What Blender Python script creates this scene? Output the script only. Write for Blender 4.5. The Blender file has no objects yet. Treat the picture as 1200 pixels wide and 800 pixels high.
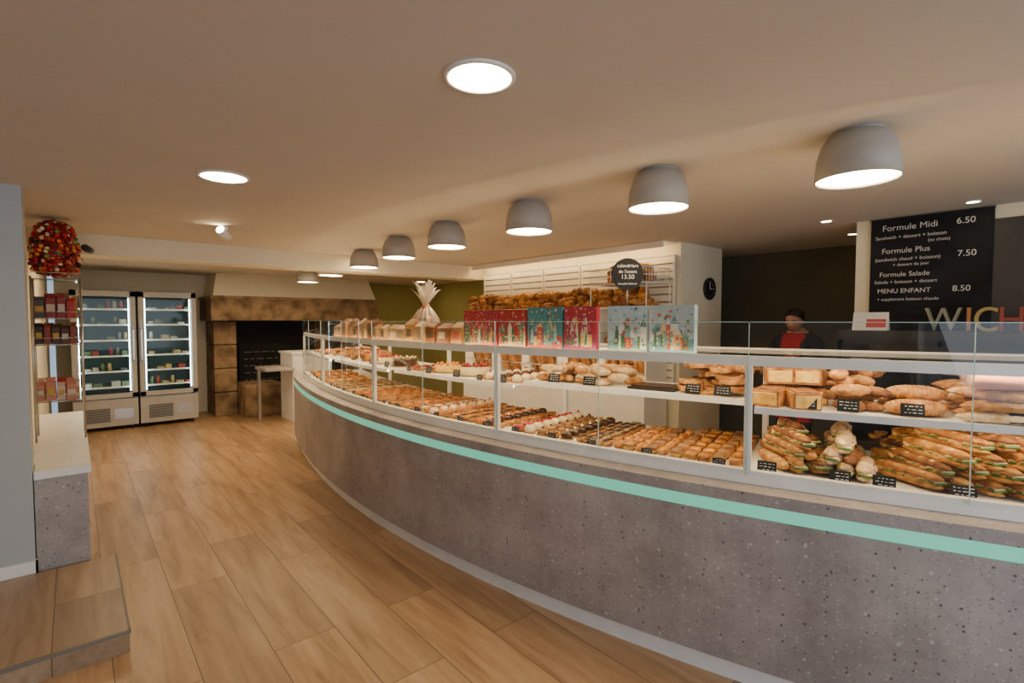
import bpy, math, random
import numpy as np
from mathutils import Matrix, Vector, Euler
random.seed(7); rnd=random.random
def U(a,b): return a+(b-a)*rnd()
H=1.55; CZ=2.30
# ---------------------------------------------------------------- materials
MATS={}
def _new(name):
    m=bpy.data.materials.new(name); m.use_nodes=True
    nt=m.node_tree; b=nt.nodes['Principled BSDF']; return m,nt,b
def mat(name,c1,rough=.5,c2=None,scale=8,metal=0,bump=0,detail=4,emit=0,ecol=None,stretch=None,lo=.35,hi=.65,spec=None,bscale=None,tinted=True):
    if name in MATS: return MATS[name]
    m,nt,b=_new(name); N=nt.nodes; L=nt.links
    tc=N.new('ShaderNodeTexCoord'); mp=N.new('ShaderNodeMapping'); L.new(tc.outputs['Object'],mp.inputs[0])
    if stretch: mp.inputs['Scale'].default_value=stretch
    no=N.new('ShaderNodeTexNoise'); no.inputs['Scale'].default_value=scale; no.inputs['Detail'].default_value=detail
    L.new(mp.outputs[0],no.inputs[0])
    r=N.new('ShaderNodeValToRGB'); r.color_ramp.elements[0].position=lo; r.color_ramp.elements[1].position=hi
    if c2 is None: c2=tuple(min(1,x*1.08) for x in c1)
    r.color_ramp.elements[0].color=(*c1,1); r.color_ramp.elements[1].color=(*c2,1)
    L.new(no.outputs['Fac'],r.inputs[0])
    if tinted:
        at=N.new('ShaderNodeAttribute'); at.attribute_name='tint'
        mx=N.new('ShaderNodeMix'); mx.data_type='RGBA'; mx.blend_type='MULTIPLY'; mx.inputs[0].default_value=1
        L.new(r.outputs[0],mx.inputs[6]); L.new(at.outputs['Color'],mx.inputs[7])
        L.new(mx.outputs[2],b.inputs['Base Color'])
    else: L.new(r.outputs[0],b.inputs['Base Color'])
    b.inputs['Roughness'].default_value=rough; b.inputs['Metallic'].default_value=metal
    if spec is not None: b.inputs['Specular IOR Level'].default_value=spec
    if bump:
        bp=N.new('ShaderNodeBump'); bp.inputs['Strength'].default_value=bump; bp.inputs['Distance'].default_value=.01
        if bscale:
            n2=N.new('ShaderNodeTexNoise'); n2.inputs['Scale'].default_value=bscale; n2.inputs['Detail'].default_value=5; L.new(mp.outputs[0],n2.inputs[0]); L.new(n2.outputs['Fac'],bp.inputs['Height'])
        else: L.new(no.outputs['Fac'],bp.inputs['Height'])
        L.new(bp.outputs[0],b.inputs['Normal'])
    if emit:
        b.inputs['Emission Color'].default_value=(*(ecol or c1),1); b.inputs['Emission Strength'].default_value=emit
    MATS[name]=m; return m
def glassmat(name,tint=(.97,.99,.98),refl=1.0,rough=0.0,f0=.035,milk=0):
    m,nt,b=_new(name); N=nt.nodes; L=nt.links; N.remove(b)
    tr=N.new('ShaderNodeBsdfTransparent'); tr.inputs[0].default_value=(*tint,1); base=tr.outputs[0]
    if milk:
        df=N.new('ShaderNodeBsdfDiffuse'); df.inputs[0].default_value=(.75,.68,.58,1)
        m0=N.new('ShaderNodeMixShader'); m0.inputs[0].default_value=milk; L.new(tr.outputs[0],m0.inputs[1]); L.new(df.outputs[0],m0.inputs[2]); base=m0.outputs[0]
    gl=N.new('ShaderNodeBsdfGlossy'); gl.inputs['Roughness'].default_value=rough
    lw=N.new('ShaderNodeLayerWeight'); lw.inputs['Blend'].default_value=.5
    pw=N.new('ShaderNodeMath'); pw.operation='POWER'; pw.inputs[1].default_value=5; L.new(lw.outputs['Facing'],pw.inputs[0])
    mu=N.new('ShaderNodeMath'); mu.operation='MULTIPLY_ADD'; mu.inputs[1].default_value=.8*refl; mu.inputs[2].default_value=f0*refl; L.new(pw.outputs[0],mu.inputs[0])
    mx=N.new('ShaderNodeMixShader'); L.new(mu.outputs[0],mx.inputs[0]); L.new(base,mx.inputs[1]); L.new(gl.outputs[0],mx.inputs[2])
    L.new(mx.outputs[0],N['Material Output'].inputs[0]); return m
def wood(name,off=.385,c=((.25,.14,.063),(.395,.24,.122),(.53,.355,.205)),gain=1):
    m,nt,b=_new(name); N=nt.nodes; L=nt.links
    tc=N.new('ShaderNodeTexCoord'); sp=N.new('ShaderNodeSeparateXYZ'); L.new(tc.outputs['Object'],sp.inputs[0])
    ad=N.new('ShaderNodeMath'); ad.operation='ADD'; ad.inputs[1].default_value=12*.29-off; L.new(sp.outputs[0],ad.inputs[0])
    ay=N.new('ShaderNodeMath'); ay.operation='ADD'; ay.inputs[1].default_value=20; L.new(sp.outputs[1],ay.inputs[0])
    cb=N.new('ShaderNodeCombineXYZ'); L.new(ay.outputs[0],cb.inputs[0]); L.new(ad.outputs[0],cb.inputs[1])
    br=N.new('ShaderNodeTexBrick'); L.new(cb.outputs[0],br.inputs[0])
    br.inputs['Scale'].default_value=1; br.inputs['Brick Width'].default_value=1.5; br.inputs['Row Height'].default_value=.29
    br.inputs['Mortar Size'].default_value=.0024; br.inputs['Mortar Smooth'].default_value=.2; br.offset=.37; br.offset_frequency=2; br.squash=1
    br.inputs['Color1'].default_value=(0,0,0,1); br.inputs['Color2'].default_value=(1,1,1,1); br.inputs['Mortar'].default_value=(.5,.5,.5,1)
    sc=N.new('ShaderNodeMapping'); sc.inputs['Scale'].default_value=(9,.9,9); L.new(tc.outputs['Object'],sc.inputs[0])
    n1=N.new('ShaderNodeTexNoise'); n1.noise_dimensions='4D'; n1.inputs['Scale'].default_value=1.3; n1.inputs['Detail'].default_value=9; n1.inputs['Roughness'].default_value=.62; n1.inputs['Distortion'].default_value=.8
    L.new(sc.outputs[0],n1.inputs['Vector'])
    mw=N.new('ShaderNodeMath'); mw.operation='MULTIPLY'; mw.inputs[1].default_value=9; L.new(br.outputs['Color'],mw.inputs[0]); L.new(mw.outputs[0],n1.inputs['W'])
    r=N.new('ShaderNodeValToRGB'); e=r.color_ramp.elements
    e[0].position=.3; e[0].color=(*c[0],1); e[1].position=.72; e[1].color=(*c[2],1)
    x=e.new(.47); x.color=(*c[1],1)
    L.new(n1.outputs['Fac'],r.inputs[0])
    t=N.new('ShaderNodeMapRange'); t.inputs[3].default_value=.80; t.inputs[4].default_value=1.12; L.new(br.outputs['Color'],t.inputs[0])
    mx=N.new('ShaderNodeMix'); mx.data_type='RGBA'; mx.blend_type='MULTIPLY'; mx.inputs[0].default_value=1
    L.new(r.outputs[0],mx.inputs[6]); L.new(t.outputs[0],mx.inputs[7])
    m2=N.new('ShaderNodeMix'); m2.data_type='RGBA'; L.new(br.outputs['Fac'],m2.inputs[0]); L.new(mx.outputs[2],m2.inputs[6]); m2.inputs[7].default_value=(.12,.07,.04,1)
    L.new(m2.outputs[2],b.inputs['Base Color']); b.inputs['Roughness'].default_value=.36
    bp=N.new('ShaderNodeBump'); bp.inputs['Strength'].default_value=.15; bp.inputs['Distance'].default_value=.004; L.new(n1.outputs['Fac'],bp.inputs['Height']); L.new(bp.outputs[0],b.inputs['Normal'])
    return m
def concrete(name,base=(.245,.215,.205),lt=(.43,.39,.37)):
    m,nt,b=_new(name); N=nt.nodes; L=nt.links
    tc=N.new('ShaderNodeTexCoord')
    n=N.new('ShaderNodeTexNoise'); n.inputs['Scale'].default_value=2.2; n.inputs['Detail'].default_value=12; n.inputs['Roughness'].default_value=.74; L.new(tc.outputs['Object'],n.inputs[0])
    r=N.new('ShaderNodeValToRGB'); r.color_ramp.elements[0].position=.33; r.color_ramp.elements[1].position=.66
    r.color_ramp.elements[0].color=(*base,1); r.color_ramp.elements[1].color=(*lt,1); L.new(n.outputs['Fac'],r.inputs[0])
    col=r.outputs[0]
    for sc,th,colr,ch,w in ((42,.21,(.07,.055,.055,1),.82,.8),(30,.20,(.6,.57,.55,1),.84,.6),(95,.25,(.10,.08,.08,1),.70,.6),(70,.28,(.58,.55,.52,1),.82,.5)):
        v=N.new('ShaderNodeTexVoronoi'); v.inputs['Scale'].default_value=sc; L.new(tc.outputs['Object'],v.inputs['Vector'])
        lt_=N.new('ShaderNodeMath'); lt_.operation='LESS_THAN'; lt_.inputs[1].default_value=th; L.new(v.outputs['Distance'],lt_.inputs[0])
        s=N.new('ShaderNodeSeparateColor'); L.new(v.outputs['Color'],s.inputs[0])
        g=N.new('ShaderNodeMath'); g.operation='GREATER_THAN'; g.inputs[1].default_value=ch; L.new(s.outputs[0],g.inputs[0])
        k=N.new('ShaderNodeMath'); k.operation='MULTIPLY'; L.new(lt_.outputs[0],k.inputs[0]); L.new(g.outputs[0],k.inputs[1])
        k2=N.new('ShaderNodeMath'); k2.operation='MULTIPLY'; k2.inputs[1].default_value=w; L.new(k.outputs[0],k2.inputs[0])
        mx=N.new('ShaderNodeMix'); mx.data_type='RGBA'; L.new(k2.outputs[0],mx.inputs[0]); L.new(col,mx.inputs[6]); mx.inputs[7].default_value=colr
        col=mx.outputs[2]
    L.new(col,b.inputs['Base Color']); b.inputs['Roughness'].default_value=.5
    bp=N.new('ShaderNodeBump'); bp.inputs['Strength'].default_value=.1; bp.inputs['Distance'].default_value=.004; L.new(n.outputs['Fac'],bp.inputs['Height']); L.new(bp.outputs[0],b.inputs['Normal'])
    return m
M_wood=wood('oak_plank_tiles'); M_wood2=wood('oak_step_tiles',-.11,((.23,.15,.085),(.34,.23,.14),(.45,.325,.21))); M_conc=concrete('terrazzo_concrete')
M_glass=glassmat('clear_glass'); M_fglass=glassmat('fridge_glass',(.88,.95,.93),.6); M_cello=glassmat('cellophane',(.95,.92,.86),1.5,.3,.08,.22)
M_gedge=mat('glass_edge',(.45,.6,.55),.15)
M_ceil=mat('ceiling_paint',(.64,.585,.51),.9,(.66,.605,.53),2)
M_cream=mat('cream_paint',(.78,.71,.53),.85,(.81,.74,.56),2)
M_grwall=mat('daylight_tinted_grey',(.42,.44,.44),.85,(.44,.46,.46),2)  # cool cast of the daylight put into the wall colour
M_olive=mat('olive_grey_paint',(.12,.115,.078),.85,(.14,.135,.09),2)
M_oliveb=mat('olive_paint',(.34,.31,.10),.85,(.36,.33,.11),2)
M_dark=mat('dark_wall_paint',(.06,.055,.048),.8)
M_white=mat('white_lacquer',(.80,.78,.74),.35)
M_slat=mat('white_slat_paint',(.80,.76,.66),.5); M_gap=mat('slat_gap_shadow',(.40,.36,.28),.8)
M_mint=mat('mint_led_strip',(.16,.58,.42),.3,emit=.52,ecol=(.20,.80,.56))
M_shade=mat('grey_lamp_metal',(.38,.36,.32),.5)
M_em=mat('warm_diffuser',(1,.9,.75),.5,emit=46,ecol=(1,.73,.41))
M_emd=mat('downlight_diffuser',(1,.9,.75),.5,emit=50,ecol=(1,.76,.46))
M_led=mat('case_led',(1,.85,.6),.5,emit=26,ecol=(1,.74,.41))
M_addcove=mat('added_cove_led',(1,.85,.6),.5,emit=17,ecol=(1,.70,.34))  # glow for the added cove over the bread wall
M_cled=mat('fridge_led',(.9,1,1),.5,emit=13,ecol=(.8,1,1))
M_steel=mat('brushed_steel',(.5,.5,.5),.3,metal=1)
M_fr=mat('fridge_grey',(.38,.365,.34),.4); M_frin=mat('fridge_inner_teal',(.10,.18,.16),.5)
M_black=mat('black_plastic',(.015,.015,.016),.35); M_chalk=mat('chalkboard',(.012,.012,.013),.8,(.022,.022,.024),4,spec=.2)
M_chtext=mat('chalk_white',(.7,.7,.68),.9); M_text=mat('chalk_lettering',(.66,.64,.60),.9,tinted=False)
M_stone=mat('granite_stone',(.13,.08,.04),.9,(.32,.22,.125),5,bump=.8,detail=10)
M_soot=mat('soot_black',(.012,.011,.010),.9)
M_crust=mat('bread_crust',(.27,.085,.014),.6,(.62,.30,.075),22,bump=.7,bscale=70)
M_dcrust=mat('dark_crust',(.11,.035,.01),.6,(.36,.14,.035),24,bump=.8,bscale=70)
M_crumb=mat('bread_crumb',(.60,.35,.12),.8,(.80,.58,.28),40,bump=.6,bscale=90)
M_flour=mat('floury_crust',(.46,.26,.10),.85,(.76,.60,.38),26,bump=.6,bscale=80)
M_green=mat('lettuce',(.06,.16,.02),.6,(.20,.34,.05),30)
M_ham=mat('ham',(.65,.25,.17),.5); M_cheese=mat('egg_cheese',(.72,.38,.05),.5,(.88,.62,.18),30,bump=.5)
M_choc=mat('chocolate_glaze',(.035,.012,.005),.2,(.08,.03,.01),10)
M_cream2=mat('pastry_cream',(.74,.60,.36),.5); M_caramel=mat('caramel',(.30,.09,.012),.25,(.66,.28,.04),34)
M_red=mat('red_fruit',(.40,.015,.012),.25); M_orange=mat('orange_fruit',(.70,.20,.02),.3)
M_nut=mat('praline_brown',(.17,.07,.025),.5,(.34,.17,.06),30,bump=.4)
M_paint=mat('printed_paper',(1,1,1),.55,(1,1,1))
M_gold=mat('golden_paper',(.28,.15,.05),.45,(.45,.27,.11),12)
M_skin=mat('skin',(.50,.27,.17),.5); M_hair=mat('dark_hair',(.02,.014,.012),.5); M_eye=mat('eye_white',(.45,.42,.4),.3)
M_redc=mat('red_cloth',(.42,.02,.03),.9); M_blkc=mat('black_cloth',(.022,.022,.026),.9); M_shoe=mat('shoe',(.03,.03,.03),.5)
# ---------------------------------------------------------------- mesh builder
def TT(loc=(0,0,0),rz=0,rx=0,ry=0,s=1):
    m=Matrix.Translation(loc)@Matrix.Rotation(rz,4,'Z')@Matrix.Rotation(ry,4,'Y')@Matrix.Rotation(rx,4,'X')
    if not isinstance(s,(tuple,list)): s=(s,s,s)
    return np.array(m@Matrix.Diagonal((*s,1)))
def jt(a=.12):
    k=U(1-a,1+a); return (k*U(.96,1.04),k,k*U(.93,1.05))
class MB:
    def __init__(s): s.v=[];s.f=[];s.m=[];s.s=[];s.t=[];s.mats=[];s.n=0
    def add(s,tpl,T=None,tint=(1,1,1),smooth=True):
        V,F,M=tpl; V=np.asarray(V,float)
        if T is not None: V=V@T[:3,:3].T+T[:3,3]
        s.v.append(V); o=s.n; s.n+=len(V)
        s.t.append(np.tile(np.array([*tint,1.0]),(len(V),1)))
        one=not isinstance(M,list)
        if one:
            if M not in s.mats: s.mats.append(M)
            k=s.mats.index(M)
        for i,f in enumerate(F):
            s.f.append([a+o for a in f])
            if not one:
                if M[i] not in s.mats: s.mats.append(M[i])
                k=s.mats.index(M[i])
            s.m.append(k); s.s.append(smooth)
        return s
    def box(s,lo,hi,m,T=None,tint=(1,1,1)): return s.add(boxt(lo,hi,m),T,tint,False)
    def make(s,name,loc=(0,0,0),rz=0,parent=None,bevel=0):
        me=bpy.data.meshes.new(name); me.from_pydata(np.vstack(s.v).tolist(),[],s.f)
        for m in s.mats: me.materials.append(m)
        me.polygons.foreach_set('material_index',s.m); me.polygons.foreach_set('use_smooth',s.s)
        a=me.color_attributes.new('tint','FLOAT_COLOR','POINT'); a.data.foreach_set('color',np.vstack(s.t).ravel())
        me.update(); o=bpy.data.objects.new(name,me); bpy.context.scene.collection.objects.link(o)
        o.location=loc; o.rotation_euler=(0,0,rz)
        if parent: o.parent=parent
        if bevel:
            b=o.modifiers.new('bev','BEVEL'); b.width=bevel; b.segments=2; b.limit_method='ANGLE'
        return o
def boxt(lo,hi,m):
    x0,y0,z0=lo;x1,y1,z1=hi
    V=[(x0,y0,z0),(x1,y0,z0),(x1,y1,z0),(x0,y1,z0),(x0,y0,z1),(x1,y0,z1),(x1,y1,z1),(x0,y1,z1)]
    return V,[(0,3,2,1),(4,5,6,7),(0,1,5,4),(1,2,6,5),(2,3,7,6),(3,0,4,7)],m
def lathe(prof,n,m,closed=False):
    V=[];F=[];M=[];k=len(prof)
    for i in range(n):
        a=2*math.pi*i/n
        for r,z in prof: V.append((r*math.cos(a),r*math.sin(a),z))
    for i in range(n):
        j=(i+1)%n
        for q in range(k-1):
            F.append((i*k+q,j*k+q,j*k+q+1,i*k+q+1)); M.append(m[q] if isinstance(m,list) else m)
    return V,F,M
def disc(r,z,n,m,up=True):
    V=[(r*math.cos(2*math.pi*i/n),r*math.sin(2*math.pi*i/n),z) for i in range(n)]
    f=list(range(n)); return V,[f if up else f[::-1]],m
def cyl(r,z0,z1,n,m,r2=None):
    r2=r if r2 is None else r2
    V=[];F=[]
    for i in range(n):
        a=2*math.pi*i/n; V+= [(r*math.cos(a),r*math.sin(a),z0),(r2*math.cos(a),r2*math.sin(a),z1)]
    for i in range(n):
        j=(i+1)%n; F.append((2*i,2*j,2*j+1,2*i+1))
    F.append([2*i for i in range(n)][::-1]); F.append([2*i+1 for i in range(n)]); return V,F,m
def tube(P,R,nv,m,sz=1,sy=1,zoff=0):
    P=np.array(P,float); n=len(P); V=[];F=[];M=[]
    if np.isscalar(R): R=[R]*n
    for i in range(n):
        t=P[min(i+1,n-1)]-P[max(i-1,0)]; t/=np.linalg.norm(t)+1e-9
        up=np.array([0,0,1.]) if abs(t[2])<.85 else np.array([1.,0,0])
        a=np.cross(up,t); a/=np.linalg.norm(a); b=np.cross(t,a)
        for j in range(nv):
            th=2*math.pi*j/nv; V.append(P[i]+R[i]*(math.cos(th)*a*sy+math.sin(th)*b*sz))
    for i in range(n-1):
        for j in range(nv):
            k=(j+1)%nv; F.append((i*nv+j,i*nv+k,(i+1)*nv+k,(i+1)*nv+j)); M.append(m(i/(n-1),j/nv) if callable(m) else m)
    mm=m(0,0) if callable(m) else m
    F.append(list(range(nv))[::-1]); M.append(mm); F.append([(n-1)*nv+j for j in range(nv)]); M.append(mm)
    return V,F,M
def ell(rx,ry,rz,m,nu=8,nv=10):
    P=[(0,0,-math.cos(math.pi*(i+.08)/(nu+.16))) for i in range(nu+1)]; R=[math.sqrt(max(0,1-p[2]**2)) for p in P]
    V,F,M=tube(P,R,nv,m); V=np.array(V)*np.array([rx,ry,rz]); return V,F,M
def rod(a,b,r,m,n=8): return tube([a,b],[r,r],n,m)
# food templates (length along x, base at z=0)
def loaf(L,r,m1=M_crust,m2=M_crumb,cuts=5,nu=22,nv=12,sz=.8,cut=.28,curve=0,end=2.6):
    P=[];R=[]
    for i in range(nu+1):
        t=-1+2*i/nu; P.append((t*L/2,curve*t*t*L,0)); R.append(max(.12,(1-abs(t)**end)**.6)*r*(1+.05*math.sin((i/nu*cuts)*6.283)))
    def f(u,v):
        top=.12<v<.40
        return m2 if top and .06<u<.94 and ((u*cuts+v*1.6)%1)<cut else m1
    V,F,M=tube(P,R,nv,f,sz=sz); V=np.array(V); V[:,2]+=r*sz*.9; V[:,2]=np.maximum(V[:,2],0); return V,F,M
def croissant(L=.13,r=.028):
    P=[];R=[];n=20
    for i in range(n+1):
        t=-1+2*i/n; a=t*1.25; P.append((math.sin(a)*L/2,-math.cos(a)*L/2*.8+.03,0)); R.append(max(.1,(1-abs(t)**1.7))*r*(1+.14*((i%4)<2)))
    V,F,M=tube(P,R,9,lambda u,v:M_dcrust if int(u*20)%4==0 else M_crust,sz=.85); V=np.array(V); V[:,2]+=r*.8; return V,F,M
def comb(*tp):
    V=[];F=[];M=[];o=0
    for v,f,m in tp:
        V+=[tuple(p) for p in v]; F+=[[a+o for a in g] for g in f]; M+=(m if isinstance(m,list) else [m]*len(f)); o+=len(v)
    return V,F,M
def xf(t,T): V=np.asarray(t[0],float)@T[:3,:3].T+T[:3,3]; return V,t[1],t[2]
def sandwich(L=.28,r=.030,top=M_crust,open_=.16,fill=1):
    lo=loaf(L,r,top,top,sz=.55,nv=10,nu=16,end=4)
    n=26; P=[(-L/2*.93+L*.93*i/n,r*.18+.003*math.sin(i*2.1),r*.95+.004*math.sin(i*1.7)) for i in range(n+1)]
    R=[r*1.08*(1+.12*math.sin(i*2.6))*(1-.3*abs(2*i/n-1)**5) for i in range(n+1)]
    le=tube(P,R,10,lambda u,v:M_green if (int(u*26)*7)%5<2 else (M_cheese if (int(u*26))%3 else (M_ham if fill else M_cream2)),sz=.20)
    ha=tube([(p[0],p[1],p[2]+.007) for p in P],[q*.97 for q in R],8,lambda u,v:M_ham if int(u*9)%2 else M_cream2,sz=.14)
    up=xf(loaf(L,r,top,M_crumb,sz=.66,nv=10,nu=18,cuts=5,end=4),TT((0,-r*.1,r*.98),rx=-open_))
    return comb(lo,le,ha,up)
def eclair(L=.12,r=.021,g=M_choc):
    a=tube([(-L/2+L*i/8,0,r*.8) for i in range(9)],[r*max(.35,(1-abs(i/4-1)**3)**.5) for i in range(9)],9,M_crust,sz=.85)
    b=tube([(-L/2*.88+L*.88*i/8,0,r*1.22) for i in range(9)],[r*.82*max(.3,(1-abs(i/4-1)**3)**.5) for i in range(9)],8,g,sz=.6)
    return comb(a,b)
def tart(r=.045,fill=M_caramel,berry=None,h=.022,nb=7):
    a=lathe([(r*.8,0),(r,h),(r*.93,h*1.1),(r*.86,h*.8)],16,M_crust)
    p=[a,disc(r*.88,h*.82,16,fill)]
    if berry:
        for i in range(nb):
            q=2*math.pi*i/nb; p.append(xf(ell(.011,.011,.010,berry,4,6),TT((r*.52*math.cos(q),r*.52*math.sin(q),h+.004))))
        p.append(xf(ell(.012,.012,.011,berry,4,6),TT((0,0,h+.006))))
    return comb(*p)
def slice_(L=.11,W=.055,hh=.04,top=M_caramel,body=M_crumb,mid=M_cream2):
    a=boxt((-L/2,-W/2,0),(L/2,W/2,hh*.4),body); b=boxt((-L/2*.98,-W/2*.98,hh*.4),(L/2*.98,W/2*.98,hh*.6),mid)
    c=boxt((-L/2,-W/2,hh*.6),(L/2,W/2,hh*.9),body); d=boxt((-L/2*.96,-W/2*.96,hh*.9),(L/2*.96,W/2*.96,hh),top)
    return comb(a,b,c,d)
def puff(L=.11,W=.08,m=M_caramel):
    a=ell(L/2,W/2,.02,M_crust,6,10); b=xf(ell(L/2*.7,W/2*.7,.01,m,4,8),TT((0,0,.014)))
    return xf(comb(a,b),TT((0,0,.018)))
def dome(r=.035,h=.045,m=M_choc,top=M_cream2):
    return comb(lathe([(r*1.1,0),(r*1.1,.008)],14,M_gold),disc(r*1.1,.008,14,M_crust),xf(ell(r,r,h*.6,m,7,12),TT((0,0,h*.45))),xf(ell(r*.3,r*.3,r*.3,top,4,6),TT((0,0,h*1.05))))
def flatpizza(L=.14,W=.11):
    n=18; V=[(0,0,.016)];F=[];M=[]
    for k,(q,z) in enumerate(((.78,.014),(.86,.026),(1,.018),(.97,0))):
        for i in range(n):
            a=6.283*i/n; w=1+.07*math.sin(3*a)+.05*math.sin(5*a+1); V.append((L/2*q*w*math.cos(a),W/2*q*w*math.sin(a),z))
    for i in range(n):
        j=(i+1)%n; F.append((0,1+i,1+j)); M.append(M_cheese if i%3 else M_cream2)
        for k in range(3): F.append((1+k*n+i,1+(k+1)*n+i,1+(k+1)*n+j,1+k*n+j)); M.append(M_crust if k else M_dcrust)
    p=[(V,F,M)]
    for i in range(6): a=i*1.05+.3; p.append(xf(ell(.012,.009,.005,M_red if i%2 else M_dcrust,4,6),TT((L*.27*math.cos(a),W*.27*math.sin(a),.018))))
    return comb(*p)
def cake(r=.11,h=.06,side=M_cream2,top=M_choc,deco=M_red):
    p=[lathe([(r,0),(r,h*.9),(r*.95,h)],24,side),disc(r*.96,h,24,top)]
    for i in range(10):
        q=2*math.pi*i/10; p.append(xf(ell(.015,.015,.013,deco,4,6),TT((r*.78*math.cos(q),r*.78*math.sin(q),h+.008))))
    return comb(*p)
def card(w=.075,h=.05):
    p=[boxt((-w/2,-.002,0),(w/2,.002,h),M_chalk)]
    for k in range(3):
        z=h*(.78-.25*k); x=-w*.4
        while x<w*.38:
            l=w*U(.08,.2)
            if x+l<w*.42: p.append(boxt((x,.002,z-h*.02),(x+l,.0028,z+h*.03*U(.4,1.5)),M_chtext))
            x+=l+w*.08
    return xf(comb(*p),TT((0,0,0),rx=.25))
# ---------------------------------------------------------------- counter curve
_p=[(-1.5,3.24),(-.6,2.76),(.16,2.40),(.59,2.215),(1.02,2.055),(1.58,1.905),(2.2,1.80),(2.8,1.74),(3.5,1.70),(4.3,1.71),(5.43,1.82),(6.81,2.14)]
_c=np.polyfit([a for a,b in _p],[b for a,b in _p],4)
def fx(y): return float(np.polyval(_c,y))
def fd(y): return (fx(y+.01)-fx(y-.01))/.02
def cp(y,d,z):
    s=fd(y); n=math.hypot(1,s); return (fx(y)+d/n, y-s*d/n, z)
def ca(y): return math.atan2(1,fd(y))
def CT(y,d,z,rz=0,rx=0,ry=0,s=1): return TT(cp(y,d,z),ca(y)+rz,rx,ry,s)
def sweep(y0,y1,prof,m,n=None):
    n=n or max(2,int((y1-y0)/.12)); k=len(prof); V=[];F=[]
    for i in range(n+1):
        y=y0+(y1-y0)*i/n
        for d,z in prof: V.append(cp(y,d,z))
    for i in range(n):
        for q in range(k):
            r=(q+1)%k; F.append((i*k+q,i*k+r,(i+1)*k+r,(i+1)*k+q))
    F.append(list(range(k))[::-1]); F.append([n*k+q for q in range(k)]); return V,F,m
def sheet(y0,y1,a,b_,m,n=6):
    V=[];F=[]
    for i in range(n+1):
        y=y0+(y1-y0)*i/n; V+=[cp(y,*a),cp(y,*b_)]
    for i in range(n): F.append((2*i,2*i+2,2*i+3,2*i+1))
    return V,F,m
def rect(d0,d1,z0,z1): return [(d0,z0),(d0,z1),(d1,z1),(d1,z0)]
YA,YB=-1.1,6.75
# ---------------------------------------------------------------- room shell
b=MB(); b.box((-3.2,-2.8,-.1),(6.2,10.1,0),M_wood); b.make('floor')
b=MB(); b.box((-3.2,-2.8,CZ),(6.2,10.1,CZ+.1),M_ceil); b.make('ceiling')
b=MB(); b.box((-.2,9.95,0),(6.2,10.1,CZ),M_cream); b.make('wall_far')
b=MB(); b.box((4.62,9.93,0),(5.94,9.95,CZ),M_oliveb); b.make('wall_back')
b=MB(); b.box((5.95,-2.8,0),(6.2,9.95,CZ),M_olive); b.box((5.94,5.8,0),(5.95,9.95,CZ),M_oliveb); b.make('wall_right')
b=MB(); b.box((-.45,4.2,0),(-.27,10.1,CZ),M_cream); b.make('wall_left')
b=MB(); b.box((-3.2,3.98,0),(-.2,4.2,CZ),M_grwall); b.make('wall_pilaster')
b=MB(); b.box((-3.2,3.965,.1),(-.19,3.98,.17),M_white); b.box((-.2,3.965,.1),(-.19,4.0,.17),M_white); b.make('baseboard_left')
b=MB(); b.box((-3.3,-2.8,0),(-3.2,4.2,CZ),M_grwall); b.make('wall_side')
b=MB(); b.box((-3.2,-2.8,0),(6.2,-2.6,.35),M_grwall); b.box((-3.2,-2.8,2.2),(6.2,-2.6,CZ),M_grwall)
for x in (-3.2,-.1,2.9,5.6): b.box((x,-2.8,.35),(x+.3,-2.6,2.2),M_grwall)
b.make('wall_front')
for i,x in enumerate((-2.9,.2,3.2)):
    b=MB(); w=2.7 if i<2 else 2.4
    for q in ((x,.35,x+.05,2.2),(x+w-.05,.35,x+w,2.2),(x,.35,x+w,.4),(x,2.15,x+w,2.2)): b.box((q[0],-2.74,q[1]),(q[2],-2.66,q[3]),M_white)
    b.make('window_%d'%(i+1))
b=MB(); b.box((4.45,2.7,0),(5.25,5.8,CZ),M_cream); b.make('wall_shelf_block')
b=MB(); b.box((4.6,-2.6,0),(4.8,1.29,CZ),M_cream); b.box((4.585,-2.6,0),(4.6,.51,CZ-.09),M_dark); b.make('wall_menu')
b=MB(); b.box((-.27,5.8,2.12),(4.45,6.12,CZ),M_cream); b.make('trim_1')
b=MB(); b.box((4.45,9.87,0),(4.6,9.95,CZ),M_white); b.make('trim_2')
b=MB(); b.box((-3.19,2.945,0),(.16,3.96,.1),M_wood2); b.box((-3.19,2.937,.0),(.163,2.945,.088),M_wood2,None,(.8,.8,.8)); b.box((-3.19,2.933,.088),(.168,2.948,.103),M_shade,None,(.45,.42,.4)); b.box((.16,2.937,.088),(.168,3.96,.103),M_shade,None,(.45,.42,.4)); b.make('raised_step')
for i in range(5):
    b=MB(); y0=2.74+i*.605
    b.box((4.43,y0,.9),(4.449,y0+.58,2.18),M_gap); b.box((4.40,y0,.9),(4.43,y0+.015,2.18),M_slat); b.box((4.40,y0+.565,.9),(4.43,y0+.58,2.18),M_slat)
    z=.92
    while z<2.12: b.box((4.402,y0+.015,z),(4.43,y0+.565,z+.058),M_slat); z+=.074
    b.make('slat_panel')
b=MB(); b.box((4.20,2.74,2.235),(4.22,5.75,2.295),M_slat); b.box((4.22,2.74,2.285),(4.44,5.75,2.298),M_slat); b.box((4.26,2.8,2.262),(4.29,5.7,2.284),M_addcove); b.make('added_cove_light')  # valance and glowing strip added to brighten the slat wall
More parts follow.
